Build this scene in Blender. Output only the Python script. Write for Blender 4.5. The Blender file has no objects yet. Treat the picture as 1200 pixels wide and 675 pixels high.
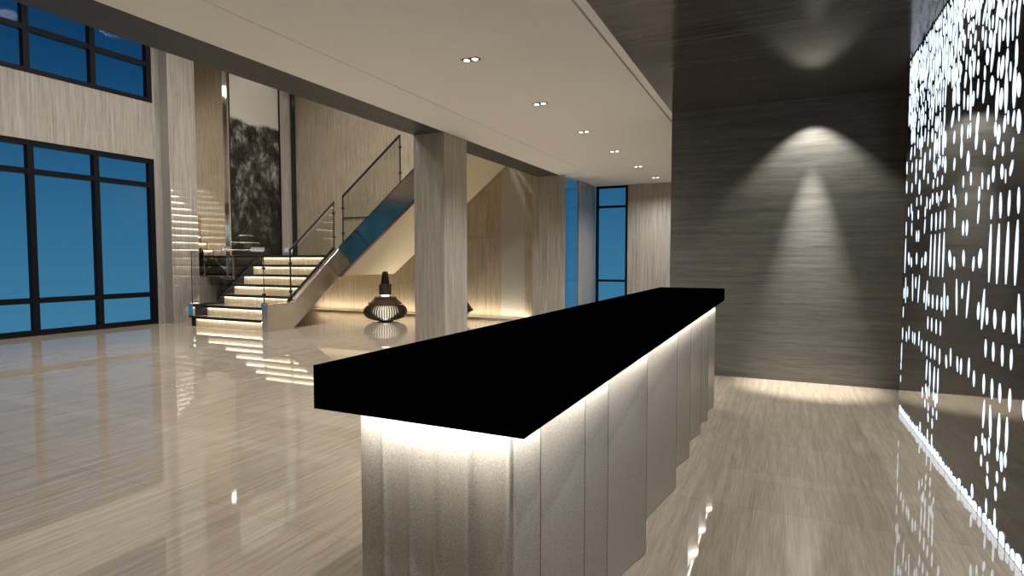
import bpy, bmesh, math, random
from mathutils import Vector, Matrix
random.seed(7)
S = 1.3                                    # metres per unit of eye height
SC = bpy.context.scene
COL = SC.collection
F = 671.0
YAW = math.atan(318 / F); PITCH = math.atan(33.5 / F)

# ------------------------------------------------------------------ materials
def newmat(name):
    m = bpy.data.materials.new(name); m.use_nodes = True
    nt = m.node_tree; b = nt.nodes['Principled BSDF']
    return m, nt, b

def setb(b, col=None, rough=None, metal=None, spec=None, coat=None, ior=None, crough=None, trans=None):
    if col is not None: b.inputs['Base Color'].default_value = (*col, 1)
    if rough is not None: b.inputs['Roughness'].default_value = rough
    if metal is not None: b.inputs['Metallic'].default_value = metal
    if spec is not None: b.inputs['Specular IOR Level'].default_value = spec
    if coat is not None: b.inputs['Coat Weight'].default_value = coat
    if crough is not None: b.inputs['Coat Roughness'].default_value = crough
    if ior is not None: b.inputs['IOR'].default_value = ior
    if trans is not None: b.inputs['Transmission Weight'].default_value = trans

def plain(name, col, rough=.5, metal=0, spec=.5, coat=None):
    m, nt, b = newmat(name); setb(b, col, rough, metal, spec, coat); return m

def emis(name, col, strength):
    m, nt, b = newmat(name); setb(b, (0, 0, 0), .6, spec=0)
    b.inputs['Emission Color'].default_value = (*col, 1)
    b.inputs['Emission Strength'].default_value = strength
    return m

def node(nt, t, **kw):
    n = nt.nodes.new(t)
    for k, v in kw.items(): setattr(n, k, v)
    return n

def math_(nt, op, a, b=None, c=None):
    n = node(nt, 'ShaderNodeMath', operation=op)
    for i, v in enumerate((a, b, c)):
        if v is None: continue
        if isinstance(v, (int, float)): n.inputs[i].default_value = v
        else: nt.links.new(v, n.inputs[i])
    return n.outputs[0]

def mixc(nt, fac, a, b, blend='MIX'):
    n = node(nt, 'ShaderNodeMix', data_type='RGBA', blend_type=blend)
    for i, v in ((0, fac), (6, a), (7, b)):
        if isinstance(v, (int, float)): n.inputs[i].default_value = v
        elif isinstance(v, tuple): n.inputs[i].default_value = (*v, 1)
        else: nt.links.new(v, n.inputs[i])
    return n.outputs[2]

def veined(name, base, dark, light, grain, cross, rough=.12, spec=.5, tile=None, band=None, fine=.5, coat=None, joint=.006, jdark=.72, tvar=.08, ior=1.5, dist=.08):
    """Straight-veined stone or wood: `grain` is the axis the veins run along, `cross` stretches noise across it."""
    m, nt, b = newmat(name)
    tc = node(nt, 'ShaderNodeTexCoord')
    def noise(sc, det, rg, along):
        mp = node(nt, 'ShaderNodeMapping')
        s = [sc, sc, sc]; s[grain] = along
        mp.inputs['Scale'].default_value = s
        nt.links.new(tc.outputs['Object'], mp.inputs['Vector'])
        n = node(nt, 'ShaderNodeTexNoise'); n.inputs['Scale'].default_value = 1
        n.inputs['Detail'].default_value = det; n.inputs['Roughness'].default_value = rg
        n.inputs['Distortion'].default_value = dist
        nt.links.new(mp.outputs[0], n.inputs['Vector'])
        return n.outputs['Fac']
    a = noise(cross, 4, .6, cross * .045)
    f = noise(cross * 5, 3, .65, cross * .16)
    w = noise(cross * .28, 2, .5, cross * .05)
    r1 = node(nt, 'ShaderNodeMapRange'); r1.inputs[1].default_value = .32; r1.inputs[2].default_value = .68
    nt.links.new(a, r1.inputs[0])
    c = mixc(nt, r1.outputs[0], dark, light)
    r2 = node(nt, 'ShaderNodeMapRange'); r2.inputs[1].default_value = .35; r2.inputs[2].default_value = .65
    nt.links.new(w, r2.inputs[0])
    k = math_(nt, 'MULTIPLY', r2.outputs[0], .55)
    c = mixc(nt, k, c, base)
    r3 = node(nt, 'ShaderNodeMapRange'); r3.inputs[1].default_value = .3; r3.inputs[2].default_value = .7
    r3.inputs[3].default_value = 1 - .35 * fine; r3.inputs[4].default_value = 1 + .25 * fine
    nt.links.new(f, r3.inputs[0])
    hsv = node(nt, 'ShaderNodeHueSaturation'); nt.links.new(c, hsv.inputs['Color']); nt.links.new(r3.outputs[0], hsv.inputs['Value'])
    c = hsv.outputs[0]
    if tile:                               # joints: {axis: (spacing, offset)}
        sep = node(nt, 'ShaderNodeSeparateXYZ'); nt.links.new(tc.outputs['Object'], sep.inputs[0])
        cell = None; line = None
        for ax, (sp, off) in tile.items():
            q = math_(nt, 'DIVIDE', math_(nt, 'ADD', sep.outputs[ax], off), sp)
            fr = math_(nt, 'FRACT', q); fl = math_(nt, 'FLOOR', q)
            ln = math_(nt, 'LESS_THAN', fr, joint / sp)
            line = ln if line is None else math_(nt, 'MAXIMUM', line, ln)
            h = math_(nt, 'MULTIPLY', fl, 12.9898 + ax * 65.3)
            cell = h if cell is None else math_(nt, 'ADD', cell, h)
        rnd = math_(nt, 'FRACT', math_(nt, 'MULTIPLY', math_(nt, 'SINE', cell), 43758.5))
        v = math_(nt, 'ADD', math_(nt, 'MULTIPLY', rnd, 2 * tvar), 1 - tvar)
        v = math_(nt, 'MULTIPLY', v, math_(nt, 'SUBTRACT', 1, math_(nt, 'MULTIPLY', line, 1 - jdark)))
        h2 = node(nt, 'ShaderNodeHueSaturation'); nt.links.new(c, h2.inputs['Color']); nt.links.new(v, h2.inputs['Value'])
        c = h2.outputs[0]
    if band:                               # wall light reflections painted as pale cross bands on the floor: (list of (y0, y1))
        sep = node(nt, 'ShaderNodeSeparateXYZ'); nt.links.new(tc.outputs['Object'], sep.inputs[0])
        for (x0, x1, y0, y1) in band:
            q = math_(nt, 'MULTIPLY', math_(nt, 'GREATER_THAN', sep.outputs[1], y0), math_(nt, 'LESS_THAN', sep.outputs[1], y1))
            q = math_(nt, 'MULTIPLY', q, math_(nt, 'MULTIPLY', math_(nt, 'GREATER_THAN', sep.outputs[0], x0), math_(nt, 'LESS_THAN', sep.outputs[0], x1)))
            c = mixc(nt, math_(nt, 'MULTIPLY', q, .13), c, (.60, .54, .45))
    nt.links.new(c, b.inputs['Base Color'])
    setb(b, None, rough, 0, spec, coat, ior)
    return m

def lin(r, g, b_):
    f = lambda c: ((c / 255 + .055) / 1.055) ** 2.4 if c > 10 else c / 255 / 12.92
    return (f(r), f(g), f(b_))

M = {}
M['floor'] = veined('polished_beige_floor', lin(170, 156, 137), lin(155, 140, 119), lin(184, 171, 153), 1, 28, rough=.03, spec=.5,
                    tile={0: (1.17, .12), 1: (1.17, .32)}, fine=.55, joint=.004, jdark=.75, tvar=.06,
                    ior=3.1, band=[(-30, -2.6, 2.73, 2.87), (-.3, 1.2, 3.62, 3.74), (-7.5, -4.6, 4.98, 5.14), (-4.2, -2.2, 3.40, 3.62)])
M['stone'] = veined('veined_grey_beige_stone', lin(164, 157, 147), lin(142, 133, 122), lin(181, 175, 166), 2, 26, rough=.10, spec=.5,
                    tile={2: (.97, .2)}, fine=.42, joint=.004, jdark=.85, tvar=.03)
M['stone_warm'] = veined('veined_warm_beige_stone', lin(168, 154, 132), lin(144, 126, 103), lin(184, 171, 149), 2, 26, rough=.12, spec=.5,
                    tile={2: (.97, .2), 0: (1.3, .4)}, fine=.7, joint=.004, jdark=.8, tvar=.05)
M['stone_mirror'] = veined('highly_polished_stone', lin(164, 157, 147), lin(142, 133, 122), lin(181, 175, 166), 2, 26, rough=.03, spec=1.0,
                    tile={2: (.97, .2)}, fine=.42, joint=.004, jdark=.85, tvar=.03, coat=1.0)
M['stone_mirror'].node_tree.nodes['Principled BSDF'].inputs['Coat IOR'].default_value = 1.6
M['wall_mirror'] = plain('mirror', (.80, .77, .72), .01, 1.0)
M['plaster_grey'] = plain('grey_plaster', lin(165, 158, 148), .35)
M['wood'] = veined('dark_grey_wood', lin(97, 95, 89), lin(84, 82, 77), lin(111, 108, 101), 0, 26, rough=.42, spec=.35, fine=.8)
M['wood_ceil'] = veined('dark_polished_wood', lin(70, 67, 63), lin(58, 55, 52), lin(84, 80, 75), 0, 16, rough=.12, spec=.32, fine=.7)
M['beam'] = veined('dark_grey_soffit', lin(66, 65, 63), lin(58, 57, 55), lin(75, 74, 71), 1, 12, rough=.45, spec=.15, fine=.5)
M['white'] = plain('warm_white_paint', lin(236, 235, 232), .75, spec=.25)
M['cream'] = plain('cream_plaster', lin(214, 202, 178), .8, spec=.2)
M['black_frame'] = plain('black_window_frame', (.006, .006, .007), .5, spec=.12)
M['black_top'] = plain('matt_black_top', (0, 0, 0), 1.0, spec=0)
M['black_metal'] = plain('black_metal', (.008, .007, .007), .5, spec=.3)
M['black_glass'] = plain('dark_polished_glass', (.012, .011, .010), .06, spec=.8)
M['nosing'] = plain('grey_glass_tread', lin(150, 140, 122), .12, spec=.6)
M['riser'] = veined('pale_veined_riser', lin(210, 192, 162), lin(190, 168, 136), lin(226, 212, 186), 2, 26, rough=.3, fine=.6)
M['mirror_metal'] = plain('brushed_steel', lin(196, 178, 156), .14, 1.0)
M['satin_metal'] = plain('satin_steel', lin(222, 212, 200), .27, 1.0)
M['mirror_edge'] = plain('polished_steel', (.75, .73, .70), .06, 1.0)
M['bronze'] = plain('dark_bronze', lin(98, 84, 70), .3, .8)
M['bronze_dark'] = plain('black_lacquer', (.012, .012, .012), .25)
M['led'] = emis('led_light', (1.0, .95, .85), 22.0)
M['led_top'] = emis('counter_led_light', (1.0, .95, .87), 5.0)
M['led_wall'] = emis('wall_base_led', (1.0, .88, .66), 1.6)
M['lamp_glow'] = emis('lamp_glow', (1.0, .92, .78), 3.0)
M['diffuser'] = emis('warm_diffuser', (1.0, .88, .70), .95)
M['bulb'] = emis('downlight_bulb', (1.0, .97, .92), 6.0)
M['slots'] = emis('backlit_cutout', (.74, .87, 1.0), 1.5)
M['grille'] = emis('lit_grille', (.80, .82, .95), .55)  # glow painted in for window reflections

def glass_mat(name, tint, ior=1.45, rough=.0, refl=1.0):
    m = bpy.data.materials.new(name); m.use_nodes = True; nt = m.node_tree; nt.nodes.clear()
    out = node(nt, 'ShaderNodeOutputMaterial'); mx = node(nt, 'ShaderNodeMixShader')
    tr = node(nt, 'ShaderNodeBsdfTransparent'); gl = node(nt, 'ShaderNodeBsdfGlossy'); fr = node(nt, 'ShaderNodeLayerWeight')
    tr.inputs[0].default_value = (*tint, 1); gl.inputs['Roughness'].default_value = rough
    gl.inputs['Color'].default_value = (refl, refl, refl, 1)
    f0 = ((ior - 1) / (ior + 1)) ** 2
    fac = math_(nt, 'ADD', math_(nt, 'MULTIPLY', math_(nt, 'POWER', fr.outputs['Facing'], 5.0), 1 - f0), f0)
    nt.links.new(fac, mx.inputs[0]); nt.links.new(tr.outputs[0], mx.inputs[1]); nt.links.new(gl.outputs[0], mx.inputs[2])
    nt.links.new(mx.outputs[0], out.inputs[0]); return m
M['pane'] = glass_mat('window_glass', (.97, .98, 1), 1.15, 0, .5)
M['rail_glass'] = glass_mat('balustrade_glass', (.86, .86, .84), 1.35, 0, .9)

# satin grey metal with a fine sparkle for the pleated counter front
m, nt, b = newmat('satin_pleated_metal'); setb(b, lin(172, 164, 152), .31, .6, .5)
tc = node(nt, 'ShaderNodeTexCoord'); n = node(nt, 'ShaderNodeTexNoise'); n.inputs['Scale'].default_value = 300; n.inputs['Detail'].default_value = 1
nt.links.new(tc.outputs['Object'], n.inputs['Vector'])
r = node(nt, 'ShaderNodeMapRange'); r.inputs[1].default_value = .3; r.inputs[2].default_value = .7; r.inputs[3].default_value = .78; r.inputs[4].default_value = 1.22
nt.links.new(n.outputs['Fac'], r.inputs[0]); h = node(nt, 'ShaderNodeHueSaturation'); h.inputs['Color'].default_value = (*lin(172, 165, 154), 1)
nt.links.new(r.outputs[0], h.inputs['Value']); nt.links.new(h.outputs[0], b.inputs['Base Color'])
M['pleat'] = m

# dark screen, streaky near-black lacquered veneer with vertical grain
M['dark_edge'] = plain('dark_grey_edge', lin(88, 83, 76), .5, .3)  # tone of the shadow lines drawn between counter side panels
M['screen'] = veined('dark_lacquered_screen', lin(32, 30, 27), lin(20, 19, 17), lin(54, 50, 46), 2, 34, rough=.05, spec=.6, fine=1.0)

# artwork
m, nt, b = newmat('abstract_ink_painting'); setb(b, None, .12, 0, .6)
tc = node(nt, 'ShaderNodeTexCoord'); mp = node(nt, 'ShaderNodeMapping'); mp.inputs['Scale'].default_value = (1, 1.25, .8)
nt.links.new(tc.outputs['Object'], mp.inputs[0])
n1 = node(nt, 'ShaderNodeTexNoise'); n1.inputs['Scale'].default_value = 3.0; n1.inputs['Detail'].default_value = 9; n1.inputs['Roughness'].default_value = .68; n1.inputs['Distortion'].default_value = .25
nt.links.new(mp.outputs[0], n1.inputs['Vector'])
cr = node(nt, 'ShaderNodeValToRGB'); e = cr.color_ramp.elements
e[0].position = .40; e[0].color = (.004, .004, .004, 1); e[1].position = .72; e[1].color = (.42, .38, .33, 1)
k = e.new(.52); k.color = (.05, .045, .040, 1)
nt.links.new(n1.outputs['Fac'], cr.inputs[0])
sep = node(nt, 'ShaderNodeSeparateXYZ'); nt.links.new(tc.outputs['Object'], sep.inputs[0])
n2 = node(nt, 'ShaderNodeTexNoise'); n2.inputs['Scale'].default_value = 2.4; n2.inputs['Detail'].default_value = 5
nt.links.new(mp.outputs[0], n2.inputs['Vector'])
hz = math_(nt, 'ADD', sep.outputs[2], math_(nt, 'MULTIPLY', math_(nt, 'SUBTRACT', n2.outputs['Fac'], .5), .22))
mr = node(nt, 'ShaderNodeMapRange'); mr.inputs[1].default_value = 3.44 * S; mr.inputs[2].default_value = 3.50 * S
nt.links.new(hz, mr.inputs[0])
c = mixc(nt, mr.outputs[0], cr.outputs[0], lin(190, 184, 172))
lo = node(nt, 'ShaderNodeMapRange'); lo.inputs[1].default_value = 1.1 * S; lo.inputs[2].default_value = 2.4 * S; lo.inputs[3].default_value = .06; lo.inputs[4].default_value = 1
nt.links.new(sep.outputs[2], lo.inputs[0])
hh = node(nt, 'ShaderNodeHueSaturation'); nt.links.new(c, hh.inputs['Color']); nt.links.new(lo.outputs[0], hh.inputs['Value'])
nt.links.new(hh.outputs[0], b.inputs['Base Color'])
M['art'] = m

# ------------------------------------------------------------------ helpers (coordinates in units, z measured up from the floor)
def V(x, y, z): return Vector((x * S, y * S, z * S))

class MB:
    def __init__(s): s.bm = bmesh.new()
    def box(s, x0, x1, y0, y1, z0, z1):
        vs = [s.bm.verts.new(V(x, y, z)) for z in (z0, z1) for y in (y0, y1) for x in (x0, x1)]
        for f in ((0, 2, 3, 1), (4, 5, 7, 6), (0, 1, 5, 4), (2, 6, 7, 3), (0, 4, 6, 2), (1, 3, 7, 5)):
            s.bm.faces.new([vs[i] for i in f])
        return s
    def prism(s, pts, a, b, plane='yz'):
        """closed outline extruded between two values of the remaining axis"""
        def P(p, t):
            if plane == 'yz': return V(t, p[0], p[1])
            if plane == 'xz': return V(p[0], t, p[1])
            return V(p[0], p[1], t)
        A = [s.bm.verts.new(P(p, a)) for p in pts]; B = [s.bm.verts.new(P(p, b)) for p in pts]
        s.bm.faces.new(A); s.bm.faces.new(list(reversed(B)))
        n = len(pts)
        for i in range(n): s.bm.faces.new((A[i], A[(i + 1) % n], B[(i + 1) % n], B[i]))
        return s
    def bar(s, p, q, r, seg=8):
        p = V(*p); q = V(*q); d = (q - p); L = d.length; d.normalize()
        up = Vector((0, 0, 1)) if abs(d.z) < .95 else Vector((1, 0, 0))
        u = d.cross(up).normalized(); w = d.cross(u)
        R = r * S
        ra = [s.bm.verts.new(p + u * math.cos(2 * math.pi * i / seg) * R + w * math.sin(2 * math.pi * i / seg) * R) for i in range(seg)]
        rb = [s.bm.verts.new(v.co + d * L) for v in ra]
        s.bm.faces.new(ra); s.bm.faces.new(list(reversed(rb)))
        for i in range(seg): s.bm.faces.new((ra[i], ra[(i + 1) % seg], rb[(i + 1) % seg], rb[i]))
        return s
    def lathe(s, prof, cx, cy, seg=40, z0=0):
        rings = [[s.bm.verts.new(V(cx + r * math.cos(2 * math.pi * i / seg), cy + r * math.sin(2 * math.pi * i / seg), z0 + z)) for i in range(seg)] for r, z in prof]
        for a, b_ in zip(rings, rings[1:]):
            for i in range(seg): s.bm.faces.new((a[i], a[(i + 1) % seg], b_[(i + 1) % seg], b_[i]))
        s.bm.faces.new(list(reversed(rings[0]))); s.bm.faces.new(rings[-1])
        return s
    def build(s, name, mat, parent=None, smooth=False, bevel=0, origin=None):
        bmesh.ops.recalc_face_normals(s.bm, faces=s.bm.faces)
        me = bpy.data.meshes.new(name); s.bm.to_mesh(me); s.bm.free()
        me.materials.append(mat)
        if smooth:
            for p in me.polygons: p.use_smooth = True
            me.set_sharp_from_angle(angle=math.radians(38))
        o = bpy.data.objects.new(name, me); COL.objects.link(o)
        if parent is not None:
            o.parent = parent; o.matrix_parent_inverse = Matrix.Translation(-parent.location)
        if bevel:
            bv = o.modifiers.new('bevel', 'BEVEL'); bv.width = bevel; bv.segments = 2; bv.limit_method = 'ANGLE'
        return o

def struct(o): o['kind'] = 'structure'; return o
def thing(name, label, cat, loc, group=None):
    o = bpy.data.objects.new(name, None); COL.objects.link(o); o.location = V(*loc)
    o.empty_display_size = .1
    o['label'] = label; o['category'] = cat
    if group: o['group'] = group
    return o
def tag(o, label, cat, group=None):
    o['label'] = label; o['category'] = cat
    if group: o['group'] = group
    return o

def spot(x, y, z, power, ang, blend, col=(1, 1, .995), size=.05, name='spot', rot=(0, 0, 0)):
    d = bpy.data.lights.new(name, 'SPOT'); d.energy = power; d.spot_size = math.radians(ang); d.spot_blend = blend; d.color = col; d.shadow_soft_size = size
    o = bpy.data.objects.new(name, d); COL.objects.link(o); o.location = V(x, y, z); o.rotation_euler = rot; return o
def area(x, y, z, sx, sy, power, col=(1, 1, .995), rot=(0, 0, 0), name='area'):
    d = bpy.data.lights.new(name, 'AREA'); d.shape = 'RECTANGLE'; d.size = sx * S; d.size_y = sy * S; d.energy = power; d.color = col
    o = bpy.data.objects.new(name, d); COL.objects.link(o); o.location = V(x, y, z); o.rotation_euler = rot; return o
CEIL = 2.28
HI = 5.4
# ------------------------------------------------------------------ room shell
struct(MB().box(-9.2, 1.2, -4.2, 10.1, -.12, 0).build('floor', M['floor']))
# left wall around its windows
w = MB()
YW0, YW1 = -2.4, 5.69
w.box(-8.98, -8.8, -4.2, 5.8, 2.54, 3.39)
w.box(-8.98, -8.8, -4.2, 5.8, 4.50, HI)
w.box(-8.98, -8.8, -4.2, YW0, 0, 2.54).box(-8.98, -8.8, -4.2, YW0, 3.39, 4.50)
w.box(-8.98, -8.8, YW1, 5.8, 0, 2.54).box(-8.98, -8.8, YW1, 5.8, 3.39, 4.50)
struct(w.build('wall_left', M['stone']))
struct(MB().box(-8.98, -8.602, 5.80, 5.812, 0, HI).build('trim_pier_face', M['plaster_grey']))
struct(MB().box(-8.98, -8.6, 5.812, 6.25, 0, HI).build('wall_left_pier', M['stone_mirror']))
struct(MB().box(-8.98, -8.85, 6.25, 8.72, 0, HI).build('wall_left_alcove', M['stone_mirror']))
struct(MB().box(-8.85, -4.25, 8.55, 8.72, 0, HI).build('wall_back', M['stone_warm']))
struct(MB().box(-4.25, -3.80, 8.55, 8.72, 0, HI).build('wall_back_plain', M['plaster_grey']))
struct(MB().box(-3.80, -3.54, 8.50, 8.72, 0, HI).build('wall_back_return', M['stone_warm']))
struct(MB().box(-3.545, -3.02, 8.24, 8.265, 0, CEIL).build('wall_pier', M['stone']))
struct(MB().box(-3.045, -3.02, 8.90, 9.8, 0, CEIL).build('wall_pier_side', M['stone']))
struct(MB().box(-3.032, -3.026, 8.267, 8.898, .001, CEIL - .001).build('window_4', M['pane']))
struct(MB().box(-2.44, -.91, 9.8, 9.95, 0, CEIL).build('wall_far', M['stone']))
struct(MB().box(-.91, 1.2, 5.19, 9.95, 0, CEIL).build('wall_end', M['wood']))
struct(MB().box(.82, 1.0, -4.2, 5.19, 0, CEIL).build('wall_right', M['wood']))
struct(MB().box(-9.0, 1.2, -4.35, -4.2, 0, HI).build('wall_front', M['stone']))
# ceilings
struct(MB().box(-3.11, -2.625, -4.2, 9.95, CEIL, CEIL + .1).box(-2.62, -.978, -4.2, 9.95, CEIL, CEIL + .1)
       .box(-.966, -.91, -4.2, 9.95, CEIL + .004, CEIL + .1).box(-3.11, -.91, -4.2, 9.95, CEIL + .1, CEIL + .14).build('ceiling', M['white']))
struct(MB().box(-.91, .82, -4.2, 5.19, CEIL, CEIL + .14).build('ceiling_wood', M['wood_ceil']))
struct(MB().box(-9.0, -3.0, -4.2, 8.72, HI, HI + .12).build('ceiling_high', M['white']))
struct(MB().box(-3.48, -3.112, -4.2, 8.24, CEIL, CEIL + .3).build('trim_beam', M['beam']))
struct(MB().box(-3.30, -3.115, -4.2, 9.95, CEIL + .3, HI).build('wall_upper', M['stone']))
struct(MB().box(-4.08, -3.485, 5.43, 8.545, 2.62, 2.76).build('ceiling_gallery', M['cream']))
# column
struct(MB().box(-3.48, -3.115, 4.97, 5.43, 0, CEIL - .001).build('wall_column', M['stone']))
# base light ledge along the back wall
struct(MB().box(-8.6, -3.56, 8.478, 8.548, 0, .035).build('baseboard_back', M['cream']))

# ------------------------------------------------------------------ windows
def window_grid(name, x0, x1, ys, zs, T=.07, axis='y', at=0, pane_at=0):
    """ys: mullion centre positions, zs: transom centres"""
    r = bpy.data.objects.new(name, None); COL.objects.link(r); r.location = V((x0 + x1) / 2 if axis == 'y' else ys[0], ys[0] if axis == 'y' else at, zs[0]); struct(r)
    f = MB()
    for i, y in enumerate(ys):
        if axis == 'y': f.box(x0, x1, y - T / 2, y + T / 2, zs[0] - T / 2, zs[-1] + T / 2)
        else: f.box(y - T / 2, y + T / 2, x0, x1, zs[0] - T / 2, zs[-1] + T / 2)
    for z in zs:
        for a, b_ in zip(ys, ys[1:]):
            lo, hi = min(a, b_) + T / 2, max(a, b_) - T / 2
            if axis == 'y': f.box(x0, x1, lo, hi, z - T / 2, z + T / 2)
            else: f.box(lo, hi, x0, x1, z - T / 2, z + T / 2)
    f.build('window_frame', M['black_frame'], r)
    p = MB(); xm = (x0 + x1) / 2
    for a, b_ in zip(ys, ys[1:]):
        lo, hi = min(a, b_) + T / 2, max(a, b_) - T / 2
        for z0, z1 in zip(zs, zs[1:]):
            if axis == 'y': p.box(xm - .003, xm + .003, lo, hi, z0 + T / 2, z1 - T / 2)
            else: p.box(lo, hi, xm - .003, xm + .003, z0 + T / 2, z1 - T / 2)
    p.build('window_pane', M['pane'], r)
    return r
ysl = [5.655 - .785 * i for i in range(11)]
ysl[-1] = YW0 + .035
window_grid('window_1', -8.90, -8.81, ysl, [.035, .46, 2.14, 2.505])
window_grid('window_2', -8.90, -8.81, ysl, [3.425, 3.965, 4.465])
window_grid('window_3', 9.83, 9.90, [-2.998, -2.47], [.03, .627, 1.921, 2.262], T=.038, axis='x', at=9.8)

# ------------------------------------------------------------------ staircase
XL, XR = -7.96, -6.545            # walking width
XO = -6.43                        # outer face of the right cheek
RI = .1525
st = thing('staircase', 'wide pale stone staircase with lit risers, black nosings and steel sides rising to a landing', 'staircase', (-7.2, 5.7, 0))
runs = [(5.68, 0), (5.87, 1), (6.17, 2), (6.357, 3), (6.544, 4), (6.731, 5), (6.918, 6)]
for k, (y, n) in enumerate(runs):
    y2 = runs[k + 1][0] if k < 6 else 7.12
    z0, z1 = n * RI, (n + 1) * RI
    MB().box(XL, XR, y + .03, y + .045, z0 if n else .002, z1 - .03).build('riser', M['riser'], st)
    MB().box(XL, XR, y, y2 + .03, z1 - .026, z1).build('tread', M['nosing'], st)
    MB().box(XL, XR, y - .004, y, z1 - .038, z1 + .001).build('nosing', M['black_metal'], st)
    MB().box(XL + .02, XR - .02, y + .008, y + .022, z1 - .034, z1 - .027).build('riser_light', M['led'], st)
# landing
LZ = 7 * RI
MB().box(-8.835, XR + .1, 7.12, 8.54, LZ - .06, LZ).build('landing', M['nosing'], st)
MB().box(-8.835, XL - .115, 7.10, 7.12, 0, LZ).build('landing_fascia', M['black_glass'], st)
# cheeks
prof = [(5.68, 0), (6.14, 0), (7.12, .735), (7.12, 1.185), (6.14, .375), (5.68, .375)]
MB().prism(prof, XR + .002, XO, 'yz').build('side_cheek', M['satin_metal'], st, bevel=.004)
MB().box(XL - .10, XL - .004, 5.665, 5.70, .13, .335).build('end_plate', M['mirror_edge'], st)
MB().prism([(5.702, 0), (6.14, 0), (7.10, .735), (7.10, 1.185), (6.14, .345), (5.702, .325)], XL - .09, XL - .002, 'yz').build('side_cheek', M['black_metal'], st, bevel=.004)
# black inner edge lines on top of each cheek
MB().prism([(6.14, .378), (7.12, 1.188), (7.12, 1.21), (6.14, .40)], XR - .012, XR + .012, 'yz').build('edge_strip', M['black_metal'], st)
MB().prism([(6.14, .378), (7.10, 1.188), (7.10, 1.21), (6.14, .40)], XL - .03, XL, 'yz').build('edge_strip', M['black_metal'], st)
# upper flight, rising to the right behind the column
SL = .79
x0, x1 = -6.43, -4.15
b0 = .735; t0 = 1.185
up = lambda x: SL * (x - x0)
MB().prism([(x0, b0), (x1, b0 + up(x1)), (x1, t0 + up(x1)), (x0, t0)], 7.10, 7.16, 'xz').build('upper_side_cheek', M['mirror_metal'], st)
MB().prism([(x0 + .004, b0 + .006), (x1, b0 + up(x1) + .004), (x1, b0 + up(x1) + .10), (x0 + .004, b0 + .10)], 7.162, 8.54, 'xz').build('sloping_soffit', M['cream'], st)
MB().prism([(x0, b0 - .014), (x1, b0 + up(x1) - .014), (x1, b0 + up(x1)), (x0, b0)], 7.095, 7.165, 'xz').build('edge_strip', M['black_metal'], st)
MB().prism([(x0, t0), (x1, t0 + up(x1)), (x1, t0 + up(x1) + .014), (x0, t0 + .014)], 7.095, 7.165, 'xz').build('edge_strip', M['black_metal'], st)
nst = 11
for i in range(nst):
    xa = x0 + .02 + i * RI / SL; z1 = LZ + (i + 1) * RI
    MB().box(xa + .03, xa + .042, 7.17, 8.54, z1 - RI + .002, z1 - .03).build('upper_riser', M['riser'], st)
    MB().box(xa, xa + RI / SL + .03, 7.17, 8.54, z1 - .026, z1).build('upper_tread', M['nosing'], st)
    MB().box(xa + .008, xa + .022, 7.19, 8.52, z1 - .034, z1 - .027).build('riser_light', M['led'], st)
MB().box(-8.835, x0, 7.165, 8.54, .735, .745).build('landing_soffit', M['cream'], st)

sd = thing('lectern_stand', 'small dark stand with sloping top beside the left side of the stairs', 'stand', (-8.45, 6.66, 0))  # solid shape added in place of a dark reflection in the wall
MB().prism([(-8.82, .725), (-8.54, .725), (-8.38, .655), (-8.38, .62), (-8.56, .62), (-8.82, .70)], 6.56, 6.74, 'xz').build('sloping_top', M['black_metal'], sd)
MB().box(-8.66, -8.60, 6.60, 6.72, 0, .66).build('leg', M['black_metal'], sd)
MB().box(-8.50, -8.41, 6.60, 6.72, 0, .64).build('leg', M['black_metal'], sd)
# glass balustrades
def balustrade(label, loc): return thing('glass_balustrade', label, 'balustrade', loc, None)
def posts(par, pts, r=.011):
    for (x, y, za, zb) in pts:
        p = MB().bar((x, y, za), (x, y, zb), r).build('post', M['black_metal'], par, smooth=True)
        MB().box(x - .022, x + .022, y - .014, y + .014, za + (zb - za) * .22 - .014, za + (zb - za) * .22 + .014).build('clamp', M['black_metal'], p)
        MB().box(x - .022, x + .022, y - .014, y + .014, za + (zb - za) * .75 - .014, za + (zb - za) * .75 + .014).build('clamp', M['black_metal'], p)
xc = XR + .03
gr = balustrade('clear glass balustrade with black handrail on the right side of the lower flight', (xc, 5.7, .375))
MB().box(xc - .005, xc + .005, 5.70, 6.17, .38, 1.04).build('glass_panel', M['rail_glass'], gr)
MB().prism([(6.19, .42), (7.10, 1.19), (7.10, 1.86), (6.19, 1.06)], xc - .005, xc + .005, 'yz').build('glass_panel', M['rail_glass'], gr)
posts(gr, [(xc, 5.70, .36, 1.05)], .006)
posts(gr, [(xc, 6.18, .36, 1.137), (xc, 7.09, 1.19, 1.918)])
MB().bar((xc, 6.17, 1.13), (xc, 7.10, 1.918), .017).build('handrail', M['black_metal'], gr, smooth=True)
MB().box(xc - .03, xc + .03, 5.672, 5.74, .33, .39).build('shoe', M['mirror_edge'], gr)
xd = XL - .055
gl = balustrade('clear frameless glass balustrade on the left side of the lowest steps', (xd, 5.7, .345))
MB().box(xd - .005, xd + .005, 5.70, 6.17, .35, 1.127).build('glass_panel', M['rail_glass'], gl)
MB().prism([(6.18, .42), (7.09, 1.22), (7.09, 1.80), (6.18, 1.127)], xd - .005, xd + .005, 'yz').build('glass_panel', M['rail_glass'], gl)
MB().bar((xd, 5.70, .34), (xd, 5.70, 1.127), .006).build('post', M['black_metal'], gl)
MB().bar((xd, 5.70, 1.127), (xd, 6.17, 1.127), .004).build('top_edge', M['black_metal'], gl)
yb = 7.13
gu = balustrade('clear glass balustrade with black handrail climbing the upper flight towards the column', (-5.8, yb, 1.3))
gx = lambda x: t0 + .012 + up(x)
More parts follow.
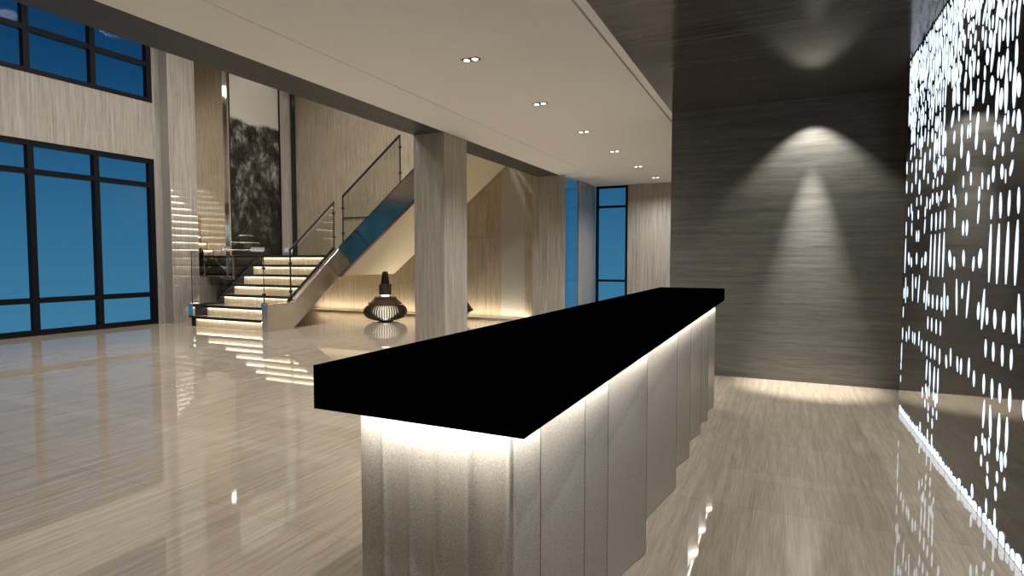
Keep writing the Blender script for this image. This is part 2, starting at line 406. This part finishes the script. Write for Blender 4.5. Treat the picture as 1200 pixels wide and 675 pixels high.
MB().prism([(-6.35, gx(-6.35)), (-5.24, gx(-5.24)), (-5.24, 2.84), (-6.35, 2.0)], yb - .005, yb + .005, 'xz').build('glass_panel', M['rail_glass'], gu)
posts(gu, [(-6.36, yb, gx(-6.36), 2.0), (-5.24, yb, gx(-5.24), 2.865)])
MB().bar((-6.36, yb, 2.0), (-5.24, yb, 2.86), .017).build('handrail', M['black_metal'], gu, smooth=True)
gb = balustrade('short level black guard rail behind the foot of the upper flight', (-6.2, 7.3, 1.3))
MB().bar((-6.50, 7.28, 1.07), (-6.50, 7.28, 1.675), .010).build('post', M['black_metal'], gb)
MB().bar((-6.50, 7.28, 1.67), (-5.93, 7.28, 1.67), .012).build('handrail', M['black_metal'], gb)
MB().box(-6.49, -5.93, 7.277, 7.283, 1.62, 1.66).build('glass_panel', M['rail_glass'], gb)

# ------------------------------------------------------------------ artwork and metal strips on the stair hall's left wall
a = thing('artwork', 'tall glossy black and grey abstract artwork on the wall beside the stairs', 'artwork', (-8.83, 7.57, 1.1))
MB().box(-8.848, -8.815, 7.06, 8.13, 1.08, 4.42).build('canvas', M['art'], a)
MB().box(-8.848, -8.80, 7.03, 7.055, 1.08, 4.45).build('frame', M['black_metal'], a)
MB().box(-8.848, -8.80, 8.135, 8.16, 1.08, 4.45).build('frame', M['black_metal'], a)
MB().box(-8.848, -8.80, 7.03, 8.16, 4.452, 4.475).build('frame', M['black_metal'], a)
tag(MB().box(-8.848, -8.842, 6.27, 6.98, .71, 4.9).build('wall_mirror', M['wall_mirror']), 'tall wall mirror between the pier and the steel strip, reflecting the upper flight', 'mirror')
tag(MB().box(-8.848, -8.79, 6.985, 7.02, .0, 4.9).build('metal_strip', M['mirror_edge']), 'slim polished steel strip running up the wall left of the artwork', 'trim')
tag(MB().box(-8.848, -8.80, 8.46, 8.545, LZ + .002, 4.55).build('corner_post', M['black_glass']), 'dark full height glossy post in the corner right of the artwork', 'post')
for i, (ya, yb_, side) in enumerate([(6.90, 6.975, 0), (7.42, 7.72, 1), (8.20, 8.40, 2)]):  # glowing slatted panels stand in for window reflections in the polished wall
    t = thing('wall_grille', ['small lit slatted grille low on the wall left of the artwork', 'small lit slatted grille under the middle of the artwork', 'small lit slatted grille right of the artwork by the corner post'][i], 'grille', (-8.79, ya, LZ + .02))
    MB().box(-8.798, -8.785, ya, yb_, LZ + .075, LZ + .155).build('lit_panel', M['grille'], t)
    nn = max(2, int((yb_ - ya) / .05))
    for j in range(nn + 1): MB().box(-8.785, -8.779, ya + (yb_ - ya) * j / nn - .005, ya + (yb_ - ya) * j / nn + .005, LZ + .07, LZ + .16).build('slat', M['mirror_metal'], t)

# ------------------------------------------------------------------ floor lanterns
def lantern(cx, cy, prof, neck, label, nrib=52, base=.0, glow=(.05, .09, .14, .30)):
    t = thing('floor_lantern', label, 'lamp', (cx, cy, 0), 'slatted floor lanterns under the stairs')
    MB().lathe([(.10, .003), (.13, .010), (.13, .022), (.06, .03)], cx, cy).build('foot', M['bronze'], t, smooth=True)
    m_ = MB()
    for i in range(nrib):
        a_ = 2 * math.pi * i / nrib; ca, sa = math.cos(a_), math.sin(a_); tw = .0065
        ins = []; 
        for (r, z) in prof:
            ro, ri_ = r, max(r - .030, .01)
            ins.append([m_.bm.verts.new(V(cx + ro * ca - s_ * tw * sa, cy + ro * sa + s_ * tw * ca, z)) for s_ in (-1, 1)] +
                       [m_.bm.verts.new(V(cx + ri_ * ca - s_ * tw * sa, cy + ri_ * sa + s_ * tw * ca, z)) for s_ in (1, -1)])
        for A, B in zip(ins, ins[1:]):
            for j in range(4): m_.bm.faces.new((A[j], A[(j + 1) % 4], B[(j + 1) % 4], B[j]))
        m_.bm.faces.new(ins[0]); m_.bm.faces.new(list(reversed(ins[-1])))
    m_.build('slatted_shade', M['bronze'], t)
    MB().lathe([(glow[0] * .6, glow[2] - .065), (glow[1], (glow[2] + glow[3]) / 2), (glow[0], glow[3])], cx, cy, 20).build('bulb', M['lamp_glow'], t, smooth=True)
    MB().lathe([(glow[1] * .6, glow[2] - .04), (glow[1] * 1.55, (glow[2] + glow[3]) / 2 - .01), (glow[1] * .9, glow[3] + .01)], cx, cy, 32).build('diffuser', M['diffuser'], t, smooth=True)
    for nm, mt, pr_ in neck: MB().lathe(pr_, cx, cy).build(nm, M[mt], t, smooth=True)
    return t
lp = [(.11, .012), (.21, .026), (.295, .06), (.338, .108), (.352, .16), (.340, .205), (.305, .245), (.262, .270)]
lantern(-5.83, 7.50, lp, [
    ('shoulder_ring', 'bronze', [(.245, .262), (.272, .268), (.276, .285), (.262, .30), (.225, .318), (.205, .345), (.185, .355), (.178, .39), (.14, .40), (.10, .405)]),
    ('collar', 'bronze', [(.088, .43), (.100, .435), (.100, .60), (.088, .605)]),
    ('neck', 'bronze_dark', [(.070, .60), (.066, .64), (.052, .755), (.046, .79), (.03, .805), (.01, .808)]),
    ('glow_ring', 'lamp_glow', [(.055, .402), (.062, .405), (.062, .432), (.055, .435)]),
], 'squat dark bronze slatted floor lantern with tall black neck, left of the column', glow=(.04, .16, .09, .27))
lp2 = [(.08, .012), (.17, .06), (.27, .13), (.33, .175), (.30, .21), (.24, .30), (.19, .40), (.15, .48), (.11, .52)]
lantern(-4.85, 8.0, lp2, [
    ('collar', 'bronze', [(.10, .515), (.112, .52), (.112, .545), (.06, .56)]),
    ('neck', 'bronze_dark', [(.05, .555), (.045, .62), (.03, .68), (.01, .69)]),
], 'pointed dark bronze slatted floor lantern, partly hidden behind the column', nrib=40, glow=(.03, .07, .10, .30))

# ------------------------------------------------------------------ reception counter
c = thing('reception_counter', 'long reception counter with thick black top and pleated grey metal front lit from above', 'counter', (-.58, 2.4, 0))
TOPB, TOPT = .720, .802
MB().box(-.793, -.36, .803, 4.154, TOPB, TOPT).build('countertop', M['black_top'], c)
def smooth_pts(pts, n=6):
    out = []
    for i in range(len(pts) - 1):
        p0 = pts[max(i - 1, 0)]; p1 = pts[i]; p2 = pts[i + 1]; p3 = pts[min(i + 2, len(pts) - 1)]
        for k in range(n):
            t = k / n
            out.append(tuple(.5 * (2 * p1[j] + (p2[j] - p0[j]) * t + (2 * p0[j] - 5 * p1[j] + 4 * p2[j] - p3[j]) * t * t + (3 * p1[j] - p0[j] - 3 * p2[j] + p3[j]) * t ** 3) for j in (0, 1)))
    out.append(pts[-1]); return out
BT = TOPB - .012
# front: five soft folds; cusps stand towards the camera
ridges = [(-.691, .0075, .006), (-.629, .006, .006), (-.575, .0055, .007), (-.503, .005, .006), (-.417, .0085, .008)]
front = []
N = 170
for i in range(N + 1):
    x = -.749 + (.749 - .412) * i / N
    y = .884 - sum(h_ * math.exp(-((x - c_) / w_) ** 2) + .003 * math.exp(-((x - c_) / .022) ** 2) for c_, h_, w_ in ridges) + .002 * math.sin(x * 61)
    front.append((x, y))
# side: overlapping panels, each swelling outwards to a sharp edge and stepping back in
edges = [(.895, -.412), (1.01, -.418), (1.28, -.416), (1.45, -.408), (1.905, -.403), (2.515, -.405), (2.95, -.410), (3.375, -.411), (3.69, -.407), (4.03, -.405)]
panels = []
for i, ((ya, xa), (yb_, xb)) in enumerate(zip(edges, edges[1:])):
    dip = .080 if yb_ - ya > .25 else .04
    s0 = (ya + .015, xa - dip * .9)
    pts = [s0]
    for k in range(1, 11):
        t = k / 10
        x = (xa - dip * .9) + (xb - xa + dip * .9) * (t ** 2.2) + .010 * math.sin(math.pi * t)
        pts.append((ya + .015 + (yb_ - ya - .015) * t, x))
    panels.append(pts)
def ribbon(pts, th, name, inward):
    m_ = MB(); bm = m_.bm
    A = [(p[0], p[1]) for p in pts]; B = [(p[0] + inward[0] * th, p[1] + inward[1] * th) for p in pts]
    va = [[bm.verts.new(V(x, y, z)) for (x, y) in A] for z in (.003, BT)]
    vb = [[bm.verts.new(V(x, y, z)) for (x, y) in B] for z in (.003, BT)]
    n = len(A)
    for i in range(n - 1):
        bm.faces.new((va[0][i], va[0][i + 1], va[1][i + 1], va[1][i]))
        bm.faces.new((vb[0][i], vb[1][i], vb[1][i + 1], vb[0][i + 1]))
        bm.faces.new((va[1][i], va[1][i + 1], vb[1][i + 1], vb[1][i]))
        bm.faces.new((va[0][i], vb[0][i], vb[0][i + 1], va[0][i + 1]))
    for i in (0, n - 1): bm.faces.new((va[0][i], va[1][i], vb[1][i], vb[0][i]))
    return m_.build(name, M['pleat'], c, smooth=True)
ribbon(front, .012, 'pleated_front', (0, 1))
for pts in panels:
    q = [(x, y) for (y, x) in pts]
    ribbon(q, .012, 'side_panel', (-1, 0))
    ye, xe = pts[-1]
    if ye < 4.0: MB().box(xe - .016, xe + .0006, ye + .0006, ye + .0034, .003, BT).build('panel_edge', M['dark_edge'], c)  # dark strip put in as the shadow line at each panel edge
MB().box(-.735, -.515, .91, 4.02, .003, BT).build('carcass', M['pleat'], c)
MB().box(-.7, -.5, 1.0, 3.9, BT, TOPB).build('spacer', M['black_metal'], c)
area(-.585, .822, TOPB - .010, .32, .014, 4, (1, .97, .92), (math.radians(84), 0, 0), name='counter_strip')
area(-.372, 2.47, TOPB - .010, .014, 3.2, 36, (1, .97, .92), (0, math.radians(84), 0), name='counter_strip')
# LED strips recessed under the overhang
MB().box(-.748, -.425, .826, .834, TOPB - .006, TOPB - .0005).build('light_strip', M['led_top'], c)
MB().box(-.436, -.428, .90, 4.02, TOPB - .006, TOPB - .0005).build('light_strip', M['led_top'], c)

# ------------------------------------------------------------------ backlit perforated screen
s = thing('backlit_screen', 'dark glossy wall screen pierced by glowing white drop shaped cutouts, along the right side', 'screen', (.74, 2.0, 0))
MB().box(.711, .78, -2.0, 4.51, .045, CEIL - .003).build('screen_panel', M['screen'], s)
RAW = "3528,2274,3536,2131,45;3488,2258,3490,2206,59;3434,2199,3450,2125,46;3476,2172,3474,2095,51;3416,2136,3418,2023,34;3325,2166,3333,2098,46;3277,2174,3271,2132,44;3250,2128,3248,2083,34;3282,2095,3290,2031,45;3365,2085,3365,2024,33;3202,2144,3205,2111,49;3190,2113,3175,2038,55;3162,2128,3154,2106,35;3093,2101,3099,2040,69;3019,2071,3019,1969,34;3056,2036,3056,1986,29;3104,2025,3096,1963,52;3141,2030,3143,1992,34;3171,2028,3170,1967,29;3133,1972,3127,1905,40;3060,1963,3067,1907,38;3258,2037,3259,1989,51;3230,2005,3225,1950,43;3306,2032,3304,1958,32;3013,1901,3008,1842,26;2923,2033,2964,1953,46;2916,1979,2916,1928,29;2963,1945,2958,1887,33;2881,1946,2875,1897,23;2884,2017,2883,1958,33;2838,1942,2838,1892,27;2858,1891,2853,1824,61;2920,1913,2923,1839,32;2891,1833,2883,1767,57;2779,1975,2793,1857,45;2806,1873,2835,1726,47;2756,1966,2736,1892,32;2705,1946,2718,1882,38;2701,1876,2708,1802,40;2752,1891,2749,1775,35;2656,1926,2663,1862,26;2664,1865,2656,1763,34;2604,1905,2608,1862,41;2613,1864,2607,1768,23;2559,1887,2564,1770,33;2567,1758,2560,1663,30;2701,1745,2711,1666,45;2655,1756,2659,1679,30;2746,1754,2750,1679,28;3094,1899,3095,1848,30;3181,1901,3183,1836,32;3128,1875,3129,1833,31;3062,1876,3070,1773,47;3007,1825,3006,1763,43;3238,1950,3233,1891,33;3571,2104,3567,2013,54;3503,2105,3493,1971,40;3319,1945,3318,1876,35;2820,1706,2811,1631,56;2746,1666,2751,1522,42;2703,1629,2704,1552,45;2659,1678,2648,1525,41;2618,1698,2615,1630,21;2571,1670,2568,1524,44;2532,1634,2523,1551,44;2915,1773,2910,1716,26;2913,1709,2921,1627,29;2996,1744,3000,1667,25;3134,1864,3106,1770,52;3103,1769,3090,1595,30;3186,1828,3193,1759,45;3202,1748,3196,1667,26;3140,1715,3134,1648,31;3059,1711,3060,1648,36;3270,1888,3268,1838,34;3295,1832,3320,1770,53;3337,1885,3337,1830,47;3286,1766,3283,1710,28;3276,1699,3272,1630,28;3380,1823,3366,1726,63;3407,1949,3393,1827,41;3459,1864,3446,1773,43;3497,1869,3498,1806,52;3529,1819,3531,1770,37;3443,1754,3443,1691,31;3498,1742,3497,1674,44;3372,1703,3397,1628,52;2855,1603,2857,1541,30;2978,1604,2992,1508,48;2623,1530,2617,1479,19;2562,1516,2570,1462,28;2519,1509,2509,1426,49;2652,1519,2657,1458,32;2563,1688,2562,1664,26;2714,1499,2716,1427,48;2756,1519,2752,1462,35;2560,1422,2569,1375,26;2662,1426,2660,1375,26;2750,1424,2755,1376,30;2758,1353,2756,1292,38;2665,1347,2658,1291,37;2556,1345,2576,1292,34;2623,1323,2619,1272,10;3217,1605,3215,1532,40;3213,1536,3209,1453,43;3118,1584,3120,1524,28;3084,1585,3084,1521,27;2989,1536,2992,1454,45;2886,1474,2878,1415,34;3102,1468,3098,1381,55;3340,1602,3345,1542,36;3321,1473,3325,1415,36;3049,1370,3044,1314,27;3162,1370,3161,1317,26;2894,1347,2885,1280,26;2811,1328,2812,1270,30;3447,1658,3442,1531,39;3490,1623,3484,1553,44;3471,1497,3466,1432,39;3451,1420,3451,1381,31;2924,1296,2925,1237,30;2919,1226,2927,1145,27;2761,1243,2762,1153,31;2666,1244,2658,1150,31;2573,1242,2575,1152,28;2487,1243,2481,1154,28;3108,1291,3105,1236,34;3138,1170,3133,1104,38;3079,1171,3077,1102,39;3321,1346,3315,1285,29;3288,1300,3279,1239,35;3289,1226,3281,1146,32;3404,1332,3395,1270,34;3455,1344,3451,1293,35;2759,1134,2758,912,33;2668,1131,2668,910,35;2572,1132,2573,912,34;2483,1134,2484,912,35;3352,1044,3328,965,62;3264,1013,3255,952,35;3115,1041,3108,970,44;2961,1012,2967,951,34;2874,1043,2880,965,60;3210,912,3187,748,30;3112,897,3111,828,31;3014,909,3034,749,29;3354,828,3348,761,37;2806,885,2823,724,35;2871,829,2873,758,39;2444,885,2423,722,34;2764,815,2760,749,34;2675,816,2668,743,38;2576,818,2575,742,37;2487,815,2482,746,34;2765,693,2761,623,29;2677,693,2671,622,31;2580,695,2573,620,29;2489,693,2487,622,28;3264,588,3256,504,28;3341,545,3328,482,37;3150,567,3138,499,29;3085,568,3086,497,34;2970,589,2971,505,31;2896,548,2893,482,32;2769,557,2766,480,34;2674,557,2667,480,33;2589,556,2582,486,35;2487,557,2483,478,32;2751,460,2757,348,29;2682,456,2666,334,34;2580,450,2581,329,35;2502,455,2498,332,31;2834,294,2835,232,36;2758,327,2756,280,24;2726,316,2720,252,40;2680,333,2673,274,25;2763,242,2760,197,24;2689,238,2681,196,25;2584,327,2581,275,29;2544,321,2535,251,36;2506,329,2500,278,29;2580,238,2575,197,27;2432,297,2422,235,31;2685,185,2673,139,29;2503,241,2498,196,25;2862,90,2855,33,38;2684,98,2677,39,24;2588,179,2582,128,31;2586,98,2581,28,26;2414,97,2405,28,34"
marks = [tuple(float(q) / 1000 for q in r.split(',')) for r in RAW.split(';')]
Pd = .98; YB = 2.45
rs = random.Random(3)
yy = YB
tile = [mk for mk in marks if YB - .02 <= (mk[0] + mk[2]) / 2 < YB + Pd - .02]
# dense drops of the uppermost rows
for yf in (3.29, 3.325, 3.36, 3.395):
    z = 1.72
    while z < 2.26:
        L = rs.uniform(.06, .12)
        L = min(L, 2.27 - z); tile.append((yf, z + L, yf + rs.uniform(-.015, .012), z, rs.uniform(.022, .034))); z += L + rs.uniform(-.01, .03)
def zl(y): return 2.17 + .315 * (y - 3.53)
y = YB
while y < YB + Pd:
    z = zl(y) + rs.uniform(-.03, .06)
    while z < 2.27:
        L = rs.uniform(.07, .13); t_ = min(z + L, 2.272)
        if t_ - z > .03: tile.append((y + rs.uniform(-.008, .008), t_, y + rs.uniform(-.02, .008), z, rs.uniform(.022, .038)))
        z += L + rs.uniform(-.015, .02)
    y += rs.uniform(.030, .042)
sm = MB(); bm = sm.bm
def drop(y1, z1, y2, z2, w_):
    n = 6; L = []; R = []
    for i in range(n + 1):
        t = i / n; wd = .5 * w_ * (math.sin(math.pi * (.04 + .92 * t)) ** .75)
        L.append((y1 + (y2 - y1) * t - wd, z1 + (z2 - z1) * t)); R.append((y1 + (y2 - y1) * t + wd, z1 + (z2 - z1) * t))
    pts = L + R[::-1]
    if any(p[0] > 4.505 for p in pts): return
    xo = .7095
    f = [bm.verts.new(V(xo, p[0], p[1])) for p in pts]
    bk = [bm.verts.new(V(.7115, p[0], p[1])) for p in pts]
    bm.faces.new(f)
    for i in range(len(f)): bm.faces.new((f[i], f[(i + 1) % len(f)], bk[(i + 1) % len(f)], bk[i]))
for k in range(-4, 3):
    for (a1, z1, a2, z2, w_) in tile:
        w_ *= .78 if (z1 + z2) / 2 < 1.75 else .66
        drop(a1 + k * Pd, z1, a2 + k * Pd, z2, w_)
sm.build('lit_cutouts', M['slots'], s)
# pierced kick strip: row of lit slots along the floor
bs = MB(); y = -1.9
MB().box(.725, .78, -2.0, 4.51, .002, .045).build('kick_strip', M['black_metal'], s)
while y < 4.46:
    Ly = rs.uniform(.028, .058)
    h_ = rs.uniform(.032, .050)
    bs.prism([(y, .004), (y + Ly, .004), (y + Ly, h_ * .8), (y + Ly * .6, h_), (y + .004, h_ * .86)], .7075, .7095 + .001, 'yz')
    y += Ly + rs.uniform(.010, .022)
bs.build('lit_floor_slots', M['slots'], s)

# ------------------------------------------------------------------ downlights
def downlight(x, y, label, group):
    t = thing('downlight', label, 'downlight', (x, y, CEIL), group)
    MB().box(x - .062, x + .062, y - .033, y + .033, CEIL - .003, CEIL - .0005).build('trim_plate', M['white'], t)
    MB().box(x - .058, x + .058, y - .028, y + .028, CEIL - .006, CEIL - .0032).build('black_recess', M['black_metal'], t)
    for s_ in (-1, 1):
        MB().lathe([(.019, CEIL - .0085), (.020, CEIL - .0062)], x + s_ * .030, y, 20).build('bulb', M['bulb'], t)
    return t
order = ['nearest', 'second nearest', 'third', 'fourth', 'fifth', 'farthest']
for i, y in enumerate([3.257, 4.408, 5.552, 6.703, 7.926, 9.117]):
    downlight(-1.835, y, f'square twin downlight in the white ceiling, {order[i]} of the row of six', 'twin downlights in the white ceiling')
for y in (-1.3, -.2, .95, 2.1, 3.257, 4.408, 5.552, 6.703, 7.926, 9.117):  # spots nearer than the built fixtures are unseen, added for brightness
    spot(-1.835, y, CEIL - .02, (26 if y < 2 else 70) if y < 3 else 190, 150, 1.0)
# unseen fill spots added under the high ceiling to brighten stair hall and lobby
for x, y, p in ((-6.3, 4.2, 960), (-5.2, 5.4, 900), (-6.2, 2.6, 420), (-4.8, 3.6, 620), (-6.2, -.8, 200), (-6.4, 6.6, 720)):
    spot(x, y, HI - .02, p, 165, 1.0, size=.35, name='high_ceiling_light')
spot(-8.25, 7.6, 5.3, 60, 70, .8, size=.05, name='picture_light', rot=(0, math.radians(12), 0))
# wall washer at the end wall
spot(.19, 4.975, CEIL - .01, 115, 93, .45, (1, .97, .92), .012)
spot(.19, 5.04, CEIL - .01, 1250, 31, .9, (1, .97, .92), .02)
for y in (.4, 2.0, 3.5): spot(.19, y, CEIL - .01, 130, 130, 1.0, size=.01)  # unseen spots added under the wood ceiling to brighten the aisle floor
# uplights at the foot of the back wall
for k in range(1):
    d = area(-6.0, 8.44, .03, 4.6, .05, 42, (1, .90, .72), (math.radians(180), 0, 0), 'base_uplight')

# ------------------------------------------------------------------ sky
w = bpy.data.worlds.new('dusk'); SC.world = w; w.use_nodes = True; nt = w.node_tree
bg = nt.nodes['Background']; tc = node(nt, 'ShaderNodeTexCoord'); sep = node(nt, 'ShaderNodeSeparateXYZ')
nt.links.new(tc.outputs['Generated'], sep.inputs[0])
mr = node(nt, 'ShaderNodeMapRange'); mr.inputs[1].default_value = -.15; mr.inputs[2].default_value = .45
nt.links.new(sep.outputs[2], mr.inputs[0])
cr = node(nt, 'ShaderNodeValToRGB'); e = cr.color_ramp.elements
e[0].position = 0; e[0].color = (*lin(66, 128, 160), 1); e[1].position = 1; e[1].color = (*lin(5, 38, 72), 1)
for p, cc in ((.19, (57, 118, 152)), (.33, (50, 108, 144)), (.52, (33, 88, 126)), (.72, (16, 62, 100))):
    k = e.new(p); k.color = (*lin(*cc), 1)
nt.links.new(mr.outputs[0], cr.inputs[0]); nt.links.new(cr.outputs[0], bg.inputs[0])

# ------------------------------------------------------------------ camera
cd = bpy.data.cameras.new('camera'); cam = bpy.data.objects.new('camera', cd); COL.objects.link(cam)
cd.sensor_width = 36; cd.lens = 36 * F / 1200; cd.clip_start = .02; cd.clip_end = 200
cam.location = (0, 0, S); cam.rotation_euler = (math.pi / 2 - PITCH, 0, YAW)
SC.camera = cam
SC.view_settings.view_transform = 'Standard'; SC.view_settings.look = 'None'
SC.view_settings.gamma = 1; SC.view_settings.exposure = 0.0; SC.view_settings.use_curve_mapping = False
SC.cycles.use_denoising = True
SC.cycles.max_bounces = 10; SC.cycles.diffuse_bounces = 5; SC.cycles.glossy_bounces = 5; SC.cycles.transparent_max_bounces = 12
SC.cycles.sample_clamp_indirect = 6
SC.cycles.caustics_reflective = False; SC.cycles.caustics_refractive = False
